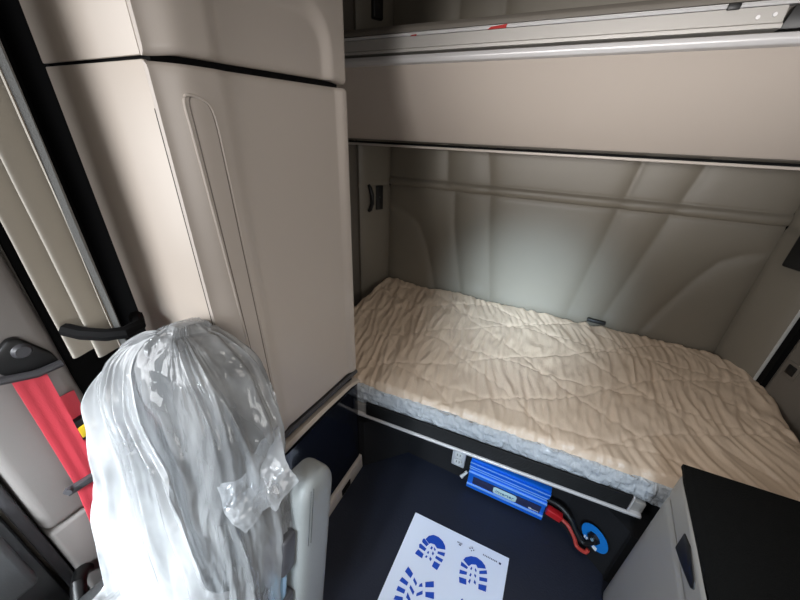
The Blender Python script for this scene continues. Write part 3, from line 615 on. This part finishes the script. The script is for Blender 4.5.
# a second, bunched layer of film over the front of the backrest
def front(u, v):
    s = lerp(-.08,L-.004,v); hw, th = sprof(clamp(s, 0, L)); w = hw+.012+.006*(1-v)
    a = lerp(-1.05,interp([(.36,1.05),(.52,.86),(.74,.55),(1.0,-.62)],v)+.06*nz(v*9,2,4)*sm(.3,.5,v),u)
    x = w*a/1.05; wrap = max(0, abs(a)-.86)/.19
    n = (th+.022)*(clamp(hw/.12)**.5)+.02*(1-v)-.09*wrap**2
    x *= 1-.06*max(0,wrap)
    q = u-.22*(1-v); fd = nz(q*4.5, v*.8, 5); fe = nz(q*11+v*1.2, v*1.3, 9); n += sm(1.0,.8,v)*(.022*sm(.36,0,abs(fd))+.009*sm(.32,0,abs(fe))+.010*nz(u*4, v*3, 3)+.003*nz(q*30, v*4, 5)+.0015*nz(u*44+v*14, v*14, 8))
    return A0+AX*s+V((x+.012*sm(.2,.45,s),0,0))+NF*n
MB().grid(260, 200, front).build('front_fold', 'film_white', pc, ang=85)
def tail(u, v):
    P = [V((-.465,.200,.87)), V((-.395,.305,.93)), V((-.304,.25,.884)), V((-.374,.19,.775))]
    k = lerp(1, .90+.10*u, v)
    p = (P[0]*(1-u)+P[1]*u)*(1-k*v)+(P[3]*(1-u)+P[2]*u)*k*v
    p = p+(P[1]-P[0])*(.10*nz(v*5, 1, 7)*(1 if u < .5 else .6))*v+(P[2]-P[1])*.08*nz(u*6, 3, 2)*v
    w = .010*math.sin(u*10+v*1.5)*(.3+v)+.006*nz(u*7, v*3, 2)+.002*nz(u*19, v*12, 4)
    return p+V((.5,-.8,.3)).normalized()*(w+.020*math.sin(math.pi*v)-.006)
MB().grid(50, 50, tail).build('loose_corner', 'film_white', pc, ang=85)
def skirt(u, v):
    x = lerp(-.80,-.40,u); y = lerp(.09,-.36,v); 
    z = .475-.03*v+.03*math.exp(-v*9)+.016*math.sin(u*26+v*7)*.6+.024*nz(u*7, v*6, 1)+.010*nz(u*20, v*17, 4)
    e = min(u, 1-u); z -= .16*(1-clamp(e/.10))**1.6
    return (x, y, z)
MB().grid(110, 80, skirt).build('cushion_cover', 'film_white', pc, ang=85)

# ------------------------------------------------------------------ daylight, added fill lamps and camera
def area(name, loc, to, sx, sy, power, col, spread=180):
    l = bpy.data.lights.new(name, 'AREA'); l.shape = 'RECTANGLE'; l.size = sx; l.size_y = sy; l.energy = power; l.color = col; l.spread = math.radians(spread)
    o = bpy.data.objects.new(name, l); C.objects.link(o); o.location = loc; o.rotation_euler = (V(to)-V(loc)).to_track_quat('-Z', 'Y').to_euler(); return o
area('windshield_daylight', (.15,-1.30,1.55), (.08,1.5,1.60), 1.2, .3, 2.5, (1,.97,.95), 28)
area('windshield_beam', (-.05,-1.28,1.70), (-.06,1.75,.66), .3, .2, 2.2, (.66,.84,1), 17)
area('floor_fill_beam', (.1,-1.28,1.85), (.05,.80,.2), .4, .2, 2.2, (.70,.85,1), 32)  # extra cool lamp, added to brighten floor, paper and inverter
area('seat_fill_beam', (-.55,-1.28,1.6), (-.74,.12,.60), .5, .4, 5.0, (.86,.94,1), 32)  # extra cool lamp, added to brighten the seat plastic and pillar
area('right_window_daylight', (.99,-.49,1.35), (-.7,.0,.9), .9, .7, 4.3, (1,.97,.94), 110)
area('left_window_daylight', (-1.04,-.55,1.38), (-.6,.3,1.1), .8, .7, 8, (.95,.97,1), 125)
area('roof_fill_light', (.30,.35,2.24), (.38,.8,0), .6, .5, 2.9, (1,.93,.86), 110)  # made-up overhead source, added to light the mattress more than the wall
w = bpy.data.worlds.new('daylight'); bpy.context.scene.world = w; w.use_nodes = True
w.node_tree.nodes['Background'].inputs[0].default_value = (.86,.93,1,1); w.node_tree.nodes['Background'].inputs[1].default_value = .2
cam = bpy.data.cameras.new('camera'); co = bpy.data.objects.new('camera', cam); C.objects.link(co)
R = [[0.8969391958392181,0.23004399064270104,-0.3775974593882719],[0.4407686341007837,-0.39764996337353314,0.8047344393164476],[0.034972705932286643,-0.8882309772791133,-0.4580640139124281]]
rm = Matrix(((R[0][0],-R[0][1],-R[0][2]),(R[1][0],-R[1][1],-R[1][2]),(R[2][0],-R[2][1],-R[2][2])))
co.matrix_world = Matrix.Translation((0,0,1.45)) @ rm.to_4x4()
cam.sensor_width = 36; cam.lens = 325/800*36; cam.clip_start = .01
sc = bpy.context.scene; sc.camera = co
sc.view_settings.view_transform = 'Standard'; sc.view_settings.look = 'None'; sc.view_settings.gamma = 1; sc.view_settings.exposure = 0
sc.cycles.max_bounces = 10; sc.cycles.transparent_max_bounces = 16; sc.cycles.sample_clamp_indirect = 4
